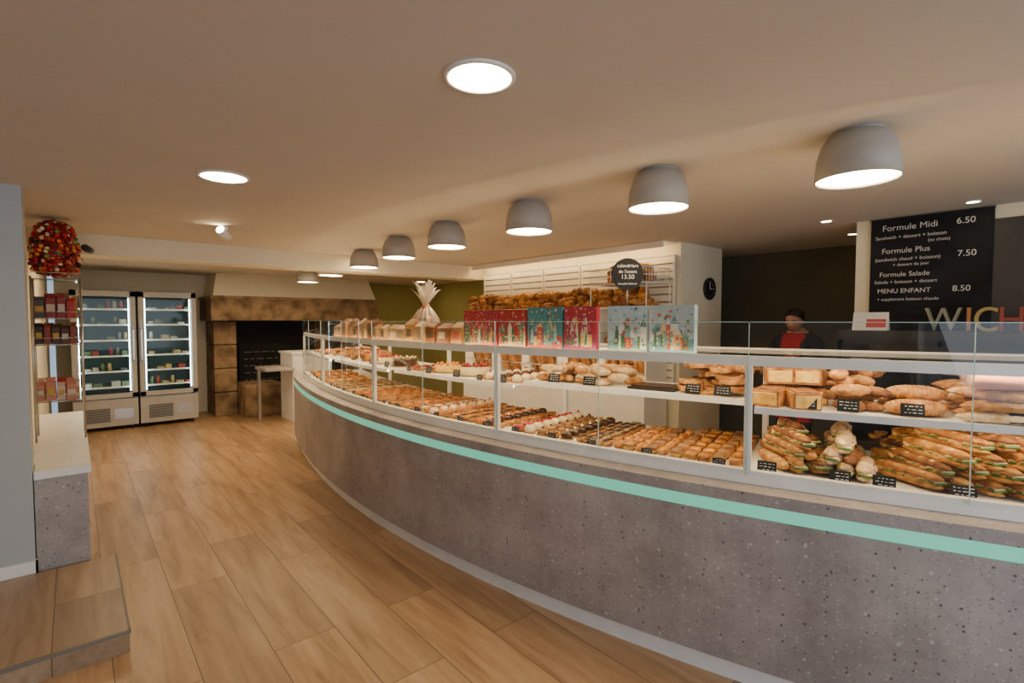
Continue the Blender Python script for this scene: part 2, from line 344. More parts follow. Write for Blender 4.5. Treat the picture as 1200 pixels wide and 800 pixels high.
# ---------------------------------------------------------------- counter
b=MB()
b.add(sweep(YA,YB,rect(.04,.9,0,.1),M_white),smooth=False)
b.add(sweep(YA,YB,[(0,.1),(0,.735),(.02,.735),(.02,.79),(0,.79),(0,.84),(.9,.84),(.9,.1)],M_conc),smooth=False)
b.add(sweep(YA,YB-.01,rect(.004,.019,.736,.789),M_mint),smooth=False)
b.make('curved_concrete_counter')
PY=[-1.08,-.42,.97,2.34,3.8,5.25,6.7]
b=MB()
b.add(sweep(YA,YB,rect(.115,.15,.841,.90),M_white),smooth=False)
b.add(sweep(YA,YB,rect(.15,.86,.841,.885),M_white),smooth=False)
b.add(sweep(YA,YB,rect(.125,.148,1.352,1.395),M_white),smooth=False)
b.add(sweep(YA,YB,rect(.82,.86,1.365,1.395),M_white),smooth=False)
b.add(sheet(YA,YB,(.15,1.39),(.82,1.39),M_glass,60),smooth=False)
b.add(sweep(YA,YB,rect(.149,.165,1.362,1.375),M_led),smooth=False)
for i,y in enumerate(PY):
    for d in (.128,.83):
        b.box((-.015,-.012,.885),(.015,.012,1.353),M_white,TT(cp(y,d,0),ca(y)))
SH=[(-1.08,-.42,.16,1.17),(-.42,.97,.16,1.17),(.97,2.34,.36,1.17),(2.34,3.8,.3,1.15),(3.8,5.25,.25,1.15),(5.25,6.7,.2,1.15)]
for y0,y1,d,z in SH:
    b.add(sweep(y0+.02,y1-.02,rect(d,.82,z-.008,z),M_white),smooth=False)
    b.add(sweep(y0+.02,y1-.02,rect(d-.012,d,z-.026,z+.003),M_white),smooth=False)
    b.add(sweep(y0+.03,y1-.03,rect(d+.004,d+.018,z-.018,z-.008),M_led),smooth=False)
case=b.make('bakery_display_case')
gb=[-1.08,-.42,.27,.97,1.65,2.34,3.05,3.8,4.5,5.25,6.0,6.72]
b=MB()
for i in range(len(gb)-1):
    y0,y1=gb[i]+.003,gb[i+1]-.003
    b.add(sheet(y0,y1,(.108,.88),(.108,1.54),M_glass),smooth=True)
    b.add(sweep(y0,y1,rect(.105,.111,1.54,1.543),M_gedge,n=6),smooth=False)
    b.box((-.0015,-.003,.88),(.0015,.003,1.54),M_gedge,TT(cp(gb[i],.108,0),ca(gb[i])))
b.add(([cp(YB,.11,.9),cp(YB,.86,.9),cp(YB,.86,1.54),cp(YB,.11,1.54)],[(0,1,2,3)],M_glass),smooth=False)
b.make('glass_front',parent=case)
# ---------------------------------------------------------------- foods
def cardat(bb,y,d,z,rz=0,s=1): bb.add(card(),CT(y,d,z,rz+U(-.1,.1),s=s),smooth=False)
DZ=.886
b=MB(); sw=sandwich(); sw2=sandwich(.26,.031,M_flour,.10,0); sw3=sandwich(.27,.030,M_dcrust); bgf=loaf(.27,.033,M_flour,M_flour,cuts=4,end=4); bgd=loaf(.27,.033,M_dcrust,M_flour,cuts=4,end=4); bgc=loaf(.28,.032,M_crust,M_crumb,cuts=5,end=4)
def stack(bb,y0,y1,kinds,rz,layers,dy,dds,lz,jr=.12):
    for layer in range(layers):
        y=y0+dy*.5*layer
        while y<=y1-dy*.4*layer:
            for dd in dds:
                bb.add(random.choice(kinds),CT(y+U(-.008,.008),dd+U(-.02,.02),DZ+.002+lz*layer+U(0,.005),rz+U(-jr,jr),ry=U(-.06,.06)),jt(.2))
            y+=dy
stack(b,.76,.92,[sw,sw3,bgc],2.1,4,.066,(.32,.58),.050)
stack(b,.55,.72,[bgf,sw2,bgd,sw2],1.45,4,.066,(.33,.60),.048)
stack(b,-.36,.46,[sw,sw,sw3],-.85+math.pi,4,.086,(.31,.55),.052,.1)
stack(b,-1.0,-.46,[sw,sw2],2.2,3,.08,(.32,.58),.052)
for y in (.90,.64,.50,.27,-.1): cardat(b,y,.165,DZ)
b.make('baguette_sandwiches')
b=MB()
for k,(y,d) in enumerate([(.90,.25),(.775,.24),(.88,.41),(.75,.41),(.83,.6)]):
    for lay in range(2 if k in(2,3) else 1):
        T=CT(y,d,1.172+lay*.083,U(-.35,.35),rx=U(-.08,.08))
        b.box((-.055,-.065,0),(.055,.065,.072),M_crust,T,jt()); b.box((-.048,.065,.01),(.048,.069,.062),M_cheese,T,(1.1,1.05,.9)); b.box((-.048,-.06,.072),(.048,.06,.077),M_dcrust,T)
b.make('cheese_bread_loaves',bevel=.01)
b=MB()
for i in range(26): b.add(loaf(U(.11,.16),U(.024,.032),M_dcrust if i%3==0 else M_crust,cuts=4),CT(U(.53,.68),U(.22,.55),1.172+.032*(i//5),U(-1.6,1.6),ry=U(-.15,.15)),jt(.25))
spl=loaf(.21,.055,M_crust,M_flour,cuts=14,sz=.6,cut=.45,nu=56)
for lay,yy,dd in ((0,.40,.26),(0,.40,.40),(1,.39,.33),(0,.40,.58)): b.add(spl,CT(yy,dd,1.172+.05*lay,U(-.15,.15)),jt())
for i in range(24): b.add(loaf(.46,.026,M_crust if i%3 else M_flour,M_crumb,cuts=7,nu=42,end=6),CT(.05+U(-.03,.03),.20+.06*(i%8),1.172+.040*(i//8),U(-.05,.05)),jt(.15))
for i in range(12): b.add(loaf(.26,.04,cuts=4),CT(U(-.95,-.4),U(.25,.7),1.172+.05*(i//6),U(-.5,.5)),jt(.2))
for y in (.76,.62,.42,.12): cardat(b,y,.175,1.178)
b.make('country_breads')
b=MB()
for i in range(5):
    b.add(tube([(-.19,0,.026),(-.17,0,.026),(.17,0,.026),(.19,0,.026)],[.02,.028,.028,.02],10,lambda u,v:M_paint),CT(.08-.01*i,.2+.065*i,1.172+.125,.08),(.62,.52,.42) if i%2 else (.55,.25,.18))
b.make('wrapped_baguettes')
b=MB()
ec=eclair(.11,.022,M_choc); ec2=eclair(.11,.022,M_caramel); ec3=eclair(.11,.022,M_cream2); sl=slice_(.1,.05,.035,M_caramel,M_crust,M_cheese); sl2=slice_(.1,.05,.04,M_choc,M_crumb,M_cream2)
pf=puff(); pf2=puff(.1,.07,M_cheese); t1=tart(.04,M_caramel); t2=tart(.04,M_cream2,M_red); t3=tart(.04,M_choc); t4=tart(.04,M_cheese,M_orange,nb=6); t5=tart(.035,M_cream2); t6=tart(.04,M_nut,M_nut); cr=croissant(); pz=flatpizza(); pfr=slice_(.095,.05,.03,M_caramel,M_crust,M_crust); pfn=slice_(.095,.05,.035,M_nut,M_crust,M_cheese)
d1=dome(.034,.045,M_choc,M_cream2); d2=dome(.034,.05,M_cream2,M_red); d3=dome(.034,.04,M_nut,M_choc); d4=dome(.033,.05,M_red,M_cream2)
def rows(bb,y0,y1,dy,d0,d1_,dd,z,kinds,rz=math.pi/2,j=.1,cards=.22):
    y=y0;c=0
    while y<=y1:
        d=d0; k=kinds[c%len(kinds)]
        while d<=d1_: bb.add(k,CT(y+U(-.004,.004),d+U(-.004,.004),z,rz+U(-.08,.08)),jt(j)); d+=dd
        y+=dy; c+=1
    y=y0+.06
    while y<y1: cardat(bb,y,max(.16,d0-.075),z,s=.72); y+=cards
rows(b,1.03,1.30,.066,.235,.80,.112,DZ,[pfr,pfn,pfr],j=.25)
rows(b,1.36,1.60,.056,.235,.80,.114,DZ,[ec2,pfn,ec2,sl],j=.25)
rows(b,1.66,1.84,.052,.235,.80,.114,DZ,[ec,sl2,ec])
rows(b,1.91,2.10,.082,.225,.80,.088,DZ,[d1,t6,d3])
rows(b,2.17,2.32,.082,.225,.80,.088,DZ,[d2,t2,d3])
b.make('small_pastries')
b=MB()
for i in range(40): b.add(pz,CT(U(1.06,1.30),U(.45,.75),1.174+.020*(i//5),U(-1,1),rx=U(-.3,.3)),jt(.25))
for i in range(60): b.add(loaf(U(.10,.15),.028,M_flour if i%2 else M_crust,M_crumb,cuts=3,nu=12),CT(U(1.68,2.30),U(.42,.74),1.172+.03*(i//20),U(-1.4,1.4)),jt(.2))
for y in (1.12,1.26,1.85,2.1): cardat(b,y,.37,1.178)
b.make('puff_pastries')
b=MB(); b.box((-.13,-.1,0),(.13,.1,.012),M_black,CT(1.5,.52,1.172))
for i in range(3): b.box((-.12,-.09+.06*i,.012),(.12,-.05+.06*i,.02),M_choc,CT(1.5,.52,1.172))
b.make('serving_tray')
b=MB()
rows(b,2.41,2.60,.082,.22,.80,.088,DZ,[t1,d1,t4]); rows(b,2.66,2.84,.056,.24,.80,.114,DZ,[ec,ec2]); rows(b,2.91,3.10,.082,.22,.80,.088,DZ,[t6,t4,d2]); rows(b,3.16,3.36,.06,.24,.80,.12,DZ,[sl,ec3,pfn]); rows(b,3.43,3.76,.085,.22,.80,.09,DZ,[t4,t3,t1,t6])
rows(b,3.86,4.5,.085,.22,.78,.1,DZ,[pf,t1,t4,t3]); rows(b,4.58,5.2,.08,.22,.78,.12,DZ,[sl2,ec2]); rows(b,5.32,6.6,.09,.22,.7,.1,DZ,[pf2,t3,t1,t4])
rows(b,3.5,3.75,.085,.38,.75,.09,1.152,[t5,t2]); rows(b,2.4,2.75,.085,.38,.75,.09,1.152,[d2,t3,d1]); rows(b,5.95,6.6,.09,.3,.75,.1,1.152,[t4,t3,pf])
b.make('fruit_tartlets')
b=MB()
for i in range(34): b.add(cr,CT(U(5.32,5.86),U(.30,.74),1.153+.03*(i//14),U(0,6.28),ry=U(-.1,.1)),jt(.25))
for i in range(16): b.add(cr,CT(U(4.92,5.2),U(.34,.74),1.153+.03*(i//8),U(0,6.28)),jt(.25))
b.make('croissants')
b=MB()
for y,k in ((2.95,cake()),(3.3,cake(.1,.05,M_cheese,M_cheese,M_orange)),(4.0,cake(.11,.06,M_choc,M_choc,M_cream2)),(4.35,cake(.1,.055,M_cream2,M_caramel,M_red)),(4.72,cake(.1,.07,M_caramel,M_cheese,M_red))):
    b.add(lathe([(0,-.0),(.13,0),(.13,.004)],20,M_gold),CT(y,.5,1.152)); b.add(k,CT(y,.5,1.156))
for y in (2.5,2.95,3.3,4,4.35): cardat(b,y,.32,1.152)
b.make('round_cakes')
# ---------------------------------------------------------------- advent calendars
pal={'red':((.34,.02,.02),[(.5,.08,.05),(.42,.28,.15),(.5,.44,.34),(.10,.18,.12),(.36,.03,.04)]),
 'pink':((.34,.02,.04),[(.45,.06,.10),(.5,.4,.3),(.2,.02,.09),(.45,.27,.06)]),
 'teal':((.05,.20,.22),[(.4,.44,.42),(.4,.06,.04),(.12,.3,.3),(.5,.36,.14),(.05,.1,.16)]),
 'snow':((.30,.38,.42),[(.5,.5,.5),(.40,.07,.05),(.10,.22,.28),(.5,.33,.14),(.15,.25,.28),(.08,.15,.08)])}
def calendar(name,y,w,h,key,extra=0,d=.2,seed=1):
    random.seed(seed); base,cs=pal[key]; b=MB(); b.box((-w/2,-.02,0),(w/2,.02,h),M_paint,None,base)
    F=lambda x,z,e:(x,.02+e,z)
    b.add(([(-w/2,.0203,0),(w/2,.0203,0),(w/2,.0203,h*.2),(w*.2,.0203,h*.28),(-w*.1,.0203,h*.2),(-w/2,.0203,h*.3)],[(0,1,2,3,4,5)],M_paint),None,random.choice(cs),False)
    e=.0006
    for i in range(15):
        x=U(-.42,.42)*w; hh=h*U(.25,.62); c=random.choice(cs); ww=w*U(.04,.085); e+=.00012
        if i%3==2:
            for q in range(3): b.add(([F(x-ww*(1.3-.3*q),hh*(.25+.22*q),e),F(x+ww*(1.3-.3*q),hh*(.25+.22*q),e),F(x,hh*(.6+.25*q),e)],[(0,2,1)],M_paint),None,(.04,.13,.07) if key!='teal' else (.3,.4,.4),False)
        else:
            b.add(([F(x-ww,h*.05,e),F(x+ww,h*.05,e),F(x+ww,hh,e),F(x-ww,hh,e)],[(0,3,2,1)],M_paint),None,c,False)
            b.add(([F(x-ww*1.25,hh,e),F(x+ww*1.25,hh,e),F(x,hh+h*U(.08,.25),e)],[(0,2,1)],M_paint),None,random.choice(cs),False)
            for q in range(3): b.add(([F(x-ww*.3,hh*(.3+.2*q),e+.0001),F(x+ww*.3,hh*(.3+.2*q),e+.0001),F(x+ww*.3,hh*(.4+.2*q),e+.0001),F(x-ww*.3,hh*(.4+.2*q),e+.0001)],[(0,3,2,1)],M_paint),None,(.6,.42,.12),False)
    for i in range(36):
        x=U(-.45,.45)*w; z=h*U(.06,.95); s=w*U(.02,.045); c=random.choice(cs); e+=.00005
        b.add(disc(s,0,8,M_paint),TT(F(x,z,e),rx=-math.pi/2),c,False)
    for i in range(26): b.add(disc(.0022,0,5,M_paint),TT(F(U(-.48,.48)*w,h*U(.45,.98),e+.0003),rx=-math.pi/2),(.7,.7,.7),False)
    b.make(name,cp(y,d,1.396),ca(y)+extra)
for y,w,k,e,s in ((2.60,.15,'red',.25,1),(2.45,.14,'pink',-.15,2),(2.27,.2,'red',.05,3),(2.03,.24,'teal',-.03,4),(1.80,.19,'pink',.04,5),(1.535,.2,'snow',.12,6),(1.31,.22,'snow',-.12,7)):
    calendar('advent_calendar',y,w,.225 if s>3 else .215,k,e,seed=s)
random.seed(11)
def text(body,size,m,parent,loc,rot,name='lettering',ext=.0005,align='LEFT'):
    c=bpy.data.curves.new(name,'FONT'); c.body=body; c.size=size; c.extrude=ext; c.align_x=align; c.materials.append(m)
    o=bpy.data.objects.new(name,c); bpy.context.scene.collection.objects.link(o); o.parent=parent; o.location=loc; o.rotation_euler=rot; return o
b=MB(); R=TT((0,0,0),rx=math.pi/2); b.add(cyl(.083,-.004,.004,40,M_chalk),R,smooth=False); b.add(rod((0,0,-.39),(0,0,-.08),.004,M_black)); b.add(cyl(.04,-.394,-.386,20,M_black))
ro=b.make('round_price_sign',(2.21,1.65,1.79),math.atan2(-.759,-.651)+math.pi/2)
for i,(t,s) in enumerate((('calendriers',.025),("de l'avent",.025),('13.50',.032),('chocolat lait/noir',.015))):
    text(t,s,M_text,ro,(0,-.0045,.035-.030*i),(math.pi/2,0,.0),align='CENTER')
# ---------------------------------------------------------------- case-top goods
b=MB(); y=2.78
while y<4.95:
    w=U(.09,.15);h=U(.10,.17); T=CT(y,U(.21,.24),1.396,U(-.2,.2)); c=random.choice([(1,1,1),(.8,.7,.6),(1.2,1,.8),(.5,.3,.25)])
    b.box((-w/2,-.05,0),(w/2,.05,h*.75),M_gold,T,c)
    b.add(([(-w/2,-.05,h*.75),(w/2,-.05,h*.75),(w/2,.05,h*.75),(-w/2,.05,h*.75),(-w*.4,0,h),(w*.4,0,h)],[(0,1,5,4),(2,3,4,5),(1,2,5),(3,0,4)],M_gold),T,c,False)
    b.box((-w*.3,.05,h*.2),(w*.3,.051,h*.55),M_paint,T,random.choice([(.3,.2,.1),(.3,.05,.04),(.45,.38,.28),(.06,.04,.03)]))
    y+=w+.02
b.make('biscuit_bags')
b=MB()
b.add(lathe([(0,0),(.085,0),(.11,.08),(.10,.08),(.085,.01)],16,M_gold))
for i in range(34): b.add(ell(.030,.030,.036,(M_red,M_gold,M_choc,M_cream2)[i%4],6,8),TT((.055*math.cos(i*.9)*(1-.02*i),.055*math.sin(i*.9)*(1-.02*i),.09+.018*(i//4))))
n=30; prof=[(.108,0),(.122,.09),(.10,.17),(.06,.23),(.026,.265)]
V=[];F=[];kk=len(prof)
for i in range(n):
    a=2*math.pi*i/n
    for r,z in prof:
        rr=r*(1+.05*math.sin(3*a)+.05*(-1)**i); V.append((rr*math.cos(a),rr*math.sin(a),z))
for i in range(n):
    for q in range(kk-1): F.append((i*kk+q,((i+1)%n)*kk+q,((i+1)%n)*kk+q+1,i*kk+q+1))
b.add((V,F,M_cello),smooth=False); b.add(lathe([(.024,.255),(.034,.266),(.024,.277)],12,M_gold))
for i in range(26): # frayed cellophane leaves
    a=U(0,6.28); tilt=U(.05,.85); L=U(.15,.22); w=U(.018,.035)
    pts=[]
    for k in range(5):
        q=k/4; rr=.015+L*q*math.sin(tilt*(.5+.5*q)); zz=.262+L*q*math.cos(tilt*(.5+.5*q)); ww=w*(.25+1.2*q-.9*q*q*q); tw=.5*math.sin(q*4+i)
        ca_,sa_=math.cos(a),math.sin(a); pts+=[(rr*ca_-ww*sa_,rr*sa_+ww*ca_,zz+ww*tw),(rr*ca_+ww*sa_,rr*sa_-ww*ca_,zz-ww*tw)]
    b.add((pts,[(2*k,2*k+1,2*k+3,2*k+2) for k in range(4)],M_cello),smooth=True)
b.make('cellophane_gift_basket',cp(3.5,.43,1.396))
# ---------------------------------------------------------------- lamps
domep=[(.07,0),(.10,-.012),(.128,-.05),(.143,-.10),(.15,-.19),(.144,-.19),(.137,-.10),(.12,-.05),(.0,-.02)]
for x,y in ((2.40,.677),(2.257,1.50),(2.226,2.43),(2.21,3.354),(2.263,4.217),(2.39,5.23),(2.5,6.45),(2.67,7.8)):
    b=MB(); b.add(lathe(domep,40,[M_shade]*5+[M_white]*3)); b.add(disc(.145,-.182,40,M_em,False)); b.add(cyl(.09,-.006,0,30,M_shade))
    b.make('pendant_lamp',(x,y,CZ))
def down(x,y,r,name='recessed_downlight'):
    b=MB(); b.add(lathe([(r*1.14,0),(r*1.14,-.006),(r,-.008),(r,-.002)],36,M_white)); b.add(disc(r,-.004,36,M_emd,False)); b.make(name,(x,y,CZ))
down(.974,1.29,.098); down(.62,3.04,.108)
for x,y in ((4.35,1.42),(5.17,1.48),(4.34,.586),(2.55,5.55),(5.3,7.2),(5.2,8.8),(.5,6.42),(1.7,6.42),(3.5,6.42),(.4,7.1),(1.5,7.1),(2.6,7.0)): down(x,y,.035 if x>4 and y<2 else (.14 if 6.4<y<7.15 else .08))  # large ones behind the beam: unseen lamps added to brighten the far room
b=MB(); b.add(cyl(.035,-.03,0,16,M_white)); T=TT((0,0,-.06),rz=-2.3,ry=1.15); b.add(cyl(.035,-.06,.06,20,M_white),T); b.add(disc(.031,.061,20,M_emd),T)
b.make('ceiling_spotlight',(.94,4.64,CZ))
b=MB(); b.box((-.02,-.03,-.01),(.02,.1,.02),M_black); b.add(cyl(.028,-.05,.05,16,M_black),TT((0,-.05,0),rz=1.2,ry=1.7)); b.add(disc(.02,.051,12,M_steel),TT((0,-.05,0),rz=1.2,ry=1.7)); b.make('security_camera',(.11,5.70,2.15))
# ---------------------------------------------------------------- fridges
for fi in range(2):
    random.seed(30+fi); b=MB(); W=.715
    b.box((0,0,.06),(W,.72,.10),M_fr); b.box((0,.03,.1),(.04,.72,1.96),M_fr); b.box((W-.04,.03,.1),(W,.72,1.96),M_fr); b.box((0,.03,1.88),(W,.72,1.96),M_fr); b.box((.04,.68,.1),(W-.04,.72,1.9),M_frin); b.box((.04,.03,.1),(W-.04,.7,.44),M_fr)
    b.box((0,0,.10),(W,.03,.44),M_fr)
    for k in range(9): b.box((.10,-.006,.13+.022*k),(W*.55,0,.14+.022*k),M_black)
    b.box((W*.62,-.004,.16),(W*.92,0,.30),M_steel)
    for (a,c,e,g) in ((0,.46,.07,1.95),(W-.07,.46,W,1.95),(0,.46,W,.52),(0,1.88,W,1.95)): b.box((a+.004,-.03,c),(e-.004,.02,g),M_fr)
    b.add(([(.07,-.005,.52),(W-.07,-.005,.52),(W-.07,-.005,1.88),(.07,-.005,1.88)],[(0,1,2,3)],M_fglass),smooth=False)
    hx=W-.05 if fi==0 else .02
    b.box((hx,-.07,.95),(hx+.02,-.05,1.45),M_steel); b.box((hx,-.07,.96),(hx+.02,-.03,.98),M_steel); b.box((hx,-.07,1.42),(hx+.02,-.03,1.44),M_steel)
    for xx in (.075,W-.087): b.box((xx,.03,.54),(xx+.012,.04,1.86),M_cled)
    for k in range(6):
        z=.60+.22*k; b.box((.05,.08,z-.008),(W-.05,.66,z),M_steel); b.box((.05,.075,z-.012),(W-.05,.08,z+.012),M_white)
        x=.13
        while x<W-.14:
            w=U(.05,.10)
            if rnd()<.75:
                c=random.choice([(.5,.5,.45),(.4,.33,.2),(.15,.17,.14),(.10,.16,.08),(.5,.34,.14),(.3,.04,.03)]); hh=U(.03,.08)
                if rnd()<.3: b.add(cyl(.026,z,z+.12,10,M_paint,.02),TT((x+.03,.15,0)),c); w=.06
                else: b.box((x,.1,z),(x+w,.3,z+hh),M_paint,None,c)
            x+=w+.015
    for xx in (.05,W-.09):
        for yy in (.05,.62): b.add(cyl(.02,0,.06,10,M_black),TT((xx+.02,yy,0)))
    b.make('glass_door_fridge',(-.03+fi*.74,9.05,0))
random.seed(5)
# ---------------------------------------------------------------- fireplace
b=MB()
def stone(lo,hi,t=1): b.box(lo,hi,M_stone,None,(t,t,t))
for k in range(4): stone((1.70,9.3,.0+.385*k),(2.03,9.94,.375+.385*k),U(.8,1.1))
for k in range(4): stone((4.02,9.3,.0+.385*k),(4.35,9.94,.375+.385*k),U(.8,1.1))
stone((1.62,9.0,1.54),(4.4,9.94,1.90),1.0); stone((1.60,8.97,1.885),(4.42,9.94,1.93),1.15)
stone((2.04,8.85,0),(2.62,9.5,.52),1.1)
b.box((2.03,9.86,0),(4.02,9.94,1.54),M_soot); b.box((2.03,9.5,0),(4.02,9.86,.03),M_soot)
b.make('stone_fireplace',bevel=.015)
b=MB(); b.add(([(1.66,9.05,1.931),(4.36,9.05,1.931),(4.36,9.94,1.931),(1.66,9.94,1.931),(1.75,9.25,CZ),(4.3,9.25,CZ),(4.3,9.94,CZ),(1.75,9.94,CZ)],[(0,1,5,4),(1,2,6,5),(3,0,4,7),(2,3,7,6)],M_cream),smooth=False); b.make('chimney_hood')
b=MB(); b.box((0,0,0),(1.2,.02,1.1),M_chalk)
for k in range(7):
    x=.08
    while x<1.08: l=U(.04,.12); b.box((x,-.002,.95-.12*k),(x+l,0,.96-.12*k),M_chtext,None,(.3,.3,.3)); x+=l+.04
b.make('chalkboard_panel',(2.15,9.7,.04))
b=MB(); b.box((2.5,8.0,0),(3.1,8.6,1.03),M_white); b.box((2.48,7.98,1.03),(3.12,8.62,1.06),M_white); b.box((2.51,7.99,.1),(2.79,8.0,.98),M_white); b.box((2.81,7.99,.1),(3.09,8.0,.98),M_white)
b.box((2.1,7.9,.80),(2.5,8.5,.84),M_conc); b.box((2.12,8.42,0),(2.16,8.48,.8),M_steel)
b.make('white_service_cabinet',bevel=.004)
# ---------------------------------------------------------------- bench left & candy stand
b=MB(); b.box((-.265,4.205,0),(.045,6.4,.63),M_conc); b.box((-.195,4.0,0),(.045,4.205,.63),M_conc); b.box((-.195,3.99,.63),(.06,6.42,.675),M_white); b.box((-.265,4.205,.63),(-.195,6.42,.675),M_white); b.make('low_bench_cabinet')
b=MB(); sx0,sx1,sy0,sy1=-.22,.05,4.95,5.25
for x in (sx0,sx1):
    for y in (sy0,sy1): b.add(rod((x,y,.675),(x,y,1.86),.007,M_steel))
for z in (1.84,1.56,1.37,.96):
    b.box((sx0,sy0,z),(sx1,sy1,z+.006),M_fglass); b.add(rod((sx0,sy0,z),(sx1,sy0,z),.004,M_steel)); b.add(rod((sx1,sy0,z),(sx1,sy1,z),.004,M_steel))
    b.add(rod((sx0,sy0,z+.05),(sx1,sy0,z+.05),.003,M_steel))
st=b.make('confectionery_stand')
b=MB()
for z,cols,hh in ((1.566,[(.40,.02,.02),(.5,.34,.22),(.25,.03,.03),(.08,.07,.07),(.45,.2,.05)],.19),(1.376,[(.03,.02,.02),(.07,.03,.02),(.22,.04,.02)],.16),(.966,[(.42,.04,.03),(.5,.38,.3),(.34,.02,.02),(.45,.18,.12)],.17)):
    for y in (sy0+.03,sy0+.12,sy0+.21):
        x=sx0+.01
        while x<sx1-.05:
            w=U(.035,.06); c=random.choice(cols); h=hh*U(.7,1.0)
            b.add(([(x,y,z),(x+w,y,z),(x+w,y+.07,z),(x,y+.07,z),(x+w*.05,y+.01,z+h*.8),(x+w*.95,y+.01,z+h*.8),(x+w*.95,y+.05,z+h*.8),(x+w*.05,y+.05,z+h*.8),(x,y+.03,z+h),(x+w,y+.03,z+h)],[(0,1,5,4),(1,2,6,5),(2,3,7,6),(3,0,4,7),(4,5,9,8),(6,7,8,9),(5,6,9),(7,4,8)],M_paint),None,c,False)
            b.box((x+.006,y-.001,z+h*.25),(x+w-.006,y,z+h*.55),M_paint,None,random.choice([(.5,.43,.36),(.45,.28,.05),c])); x+=w+.004
b.make('candy_packets',parent=st)
b=MB()
for i in range(640):
    z=U(-1,1); a=U(0,6.283); r=(1-abs(z)**5)**.5*(.130-.022*z)*U(.80,1.06)
    q=rnd(); b.add(ell(.015,.015,.015,M_red if q<.58 else (M_orange if q<.70 else (M_cream2 if q<.80 else (M_green if q<.86 else M_choc))),5,7),TT((r*math.cos(a),r*math.sin(a),z*.20)),jt(.5))
b.add(lathe([(0,-.19),(.115,-.18),(.12,0),(.095,.18),(0,.19)],14,M_red),None,(.5,.5,.5)); b.add(rod((0,0,.17),(0,0,.225),.006,M_red))
b.make('hanging_candy_garland',(-.085,5.1,2.075))
# ---------------------------------------------------------------- back bread shelves
b=MB()
b.box((4.02,2.8,0),(4.39,5.7,.85),M_white); b.box((4.0,2.78,.85),(4.39,5.72,.88),M_slat)
for z in (1.28,1.66): b.box((4.05,2.8,z),(4.39,5.7,z+.02),M_slat)
for i in range(6):
    y=2.8+i*.576; b.box((4.05,y,.88),(4.39,y+.02,1.66),M_slat)
for z in (.98,1.36,): b.add(rod((4.06,2.8,z+.06),(4.06,5.7,z+.06),.006,M_steel))
b.box((4.07,2.82,1.262),(4.10,5.68,1.278),M_led)
shelf=b.make('bread_shelving')
b=MB()
bg=loaf(.42,.034,cuts=6); bg2=loaf(.42,.034,M_dcrust,M_flour,cuts=5); rd=loaf(.22,.07,M_dcrust,M_flour,cuts=3,sz=.75); rd2=loaf(.24,.06,M_crust,M_crumb,cuts=4); rd3=loaf(.34,.045,M_crust,M_flour,cuts=6)
for i in range(5):
    y0=2.84+i*.576
    for k in range(9):
        for r in range(2):
            b.add(bg if (i+k)%3 else bg2,TT((4.15+.09*r,y0+.04+.055*k,1.08),rz=math.pi+U(-.05,.05),ry=-1.25,s=.85),jt(.2))
    for k in range(6): b.add(rd if i%2 else rd2,TT((4.2+U(-.06,.06),y0+.05+.085*k,1.302),rz=U(-.4,.4)),jt(.2))
y=2.90
while y<5.6:
    for l in range(3): b.add(random.choice([rd,rd2,rd3,rd3]),TT((4.14+U(-.03,.05),y+U(-.02,.02),1.682+.055*l),rz=U(-.9,.9),ry=U(-.2,.2)),jt(.3))
    y+=.10
b.make('bread_loaves')
b=MB()
x0,x1,y0,y1,z0,z1=3.98,4.36,2.76,3.42,1.90,2.04
for z in (z0,z0+.07,z1):
    for p,q in (((x0,y0),(x1,y0)),((x1,y0),(x1,y1)),((x1,y1),(x0,y1)),((x0,y1),(x0,y0))): b.add(rod((*p,z),(*q,z),.005,M_white))
for k in range(17): y=y0+(y1-y0)*k/16; b.add(rod((x0,y,z0),(x0,y,z1),.003,M_white)); b.add(rod((x1,y,z0),(x1,y,z1),.003,M_white)); b.add(rod((x0,y,z0),(x1,y,z0),.003,M_white))
for k in range(10): x=x0+(x1-x0)*k/9; b.add(rod((x,y0,z0),(x,y0,z1),.003,M_white))
for p in ((x0,y0),(x0,y1),(x1,y0),(x1,y1)): b.add(rod((*p,1.68),(*p,z0),.006,M_white))
for i in range(18): b.add(rd2,TT((U(x0+.10,x1-.10),U(y0+.12,y1-.12),z0+.01+.05*(i//6)),rz=U(-1.5,1.5)),jt(.2))
b.make('wire_bread_basket')
b=MB(); R=TT((0,0,0),rx=math.pi/2); b.add(lathe([(.11,0),(.115,.02),(.10,.03),(.095,.015)],30,M_black),R); b.add(disc(.097,.012,30,M_chalk),R,smooth=False)
b.box((-.003,-.018,0),(.003,-.014,.07),M_chtext); b.box((0,-.018,-.003),(.05,-.014,.003),M_chtext)
for k in range(12): a=k*math.pi/6; b.box((-.003+.082*math.cos(a),-.016,-.003+.082*math.sin(a)),(.003+.082*math.cos(a),-.013,.003+.082*math.sin(a)),M_chtext)
b.make('wall_clock',(4.98,2.70,1.87))
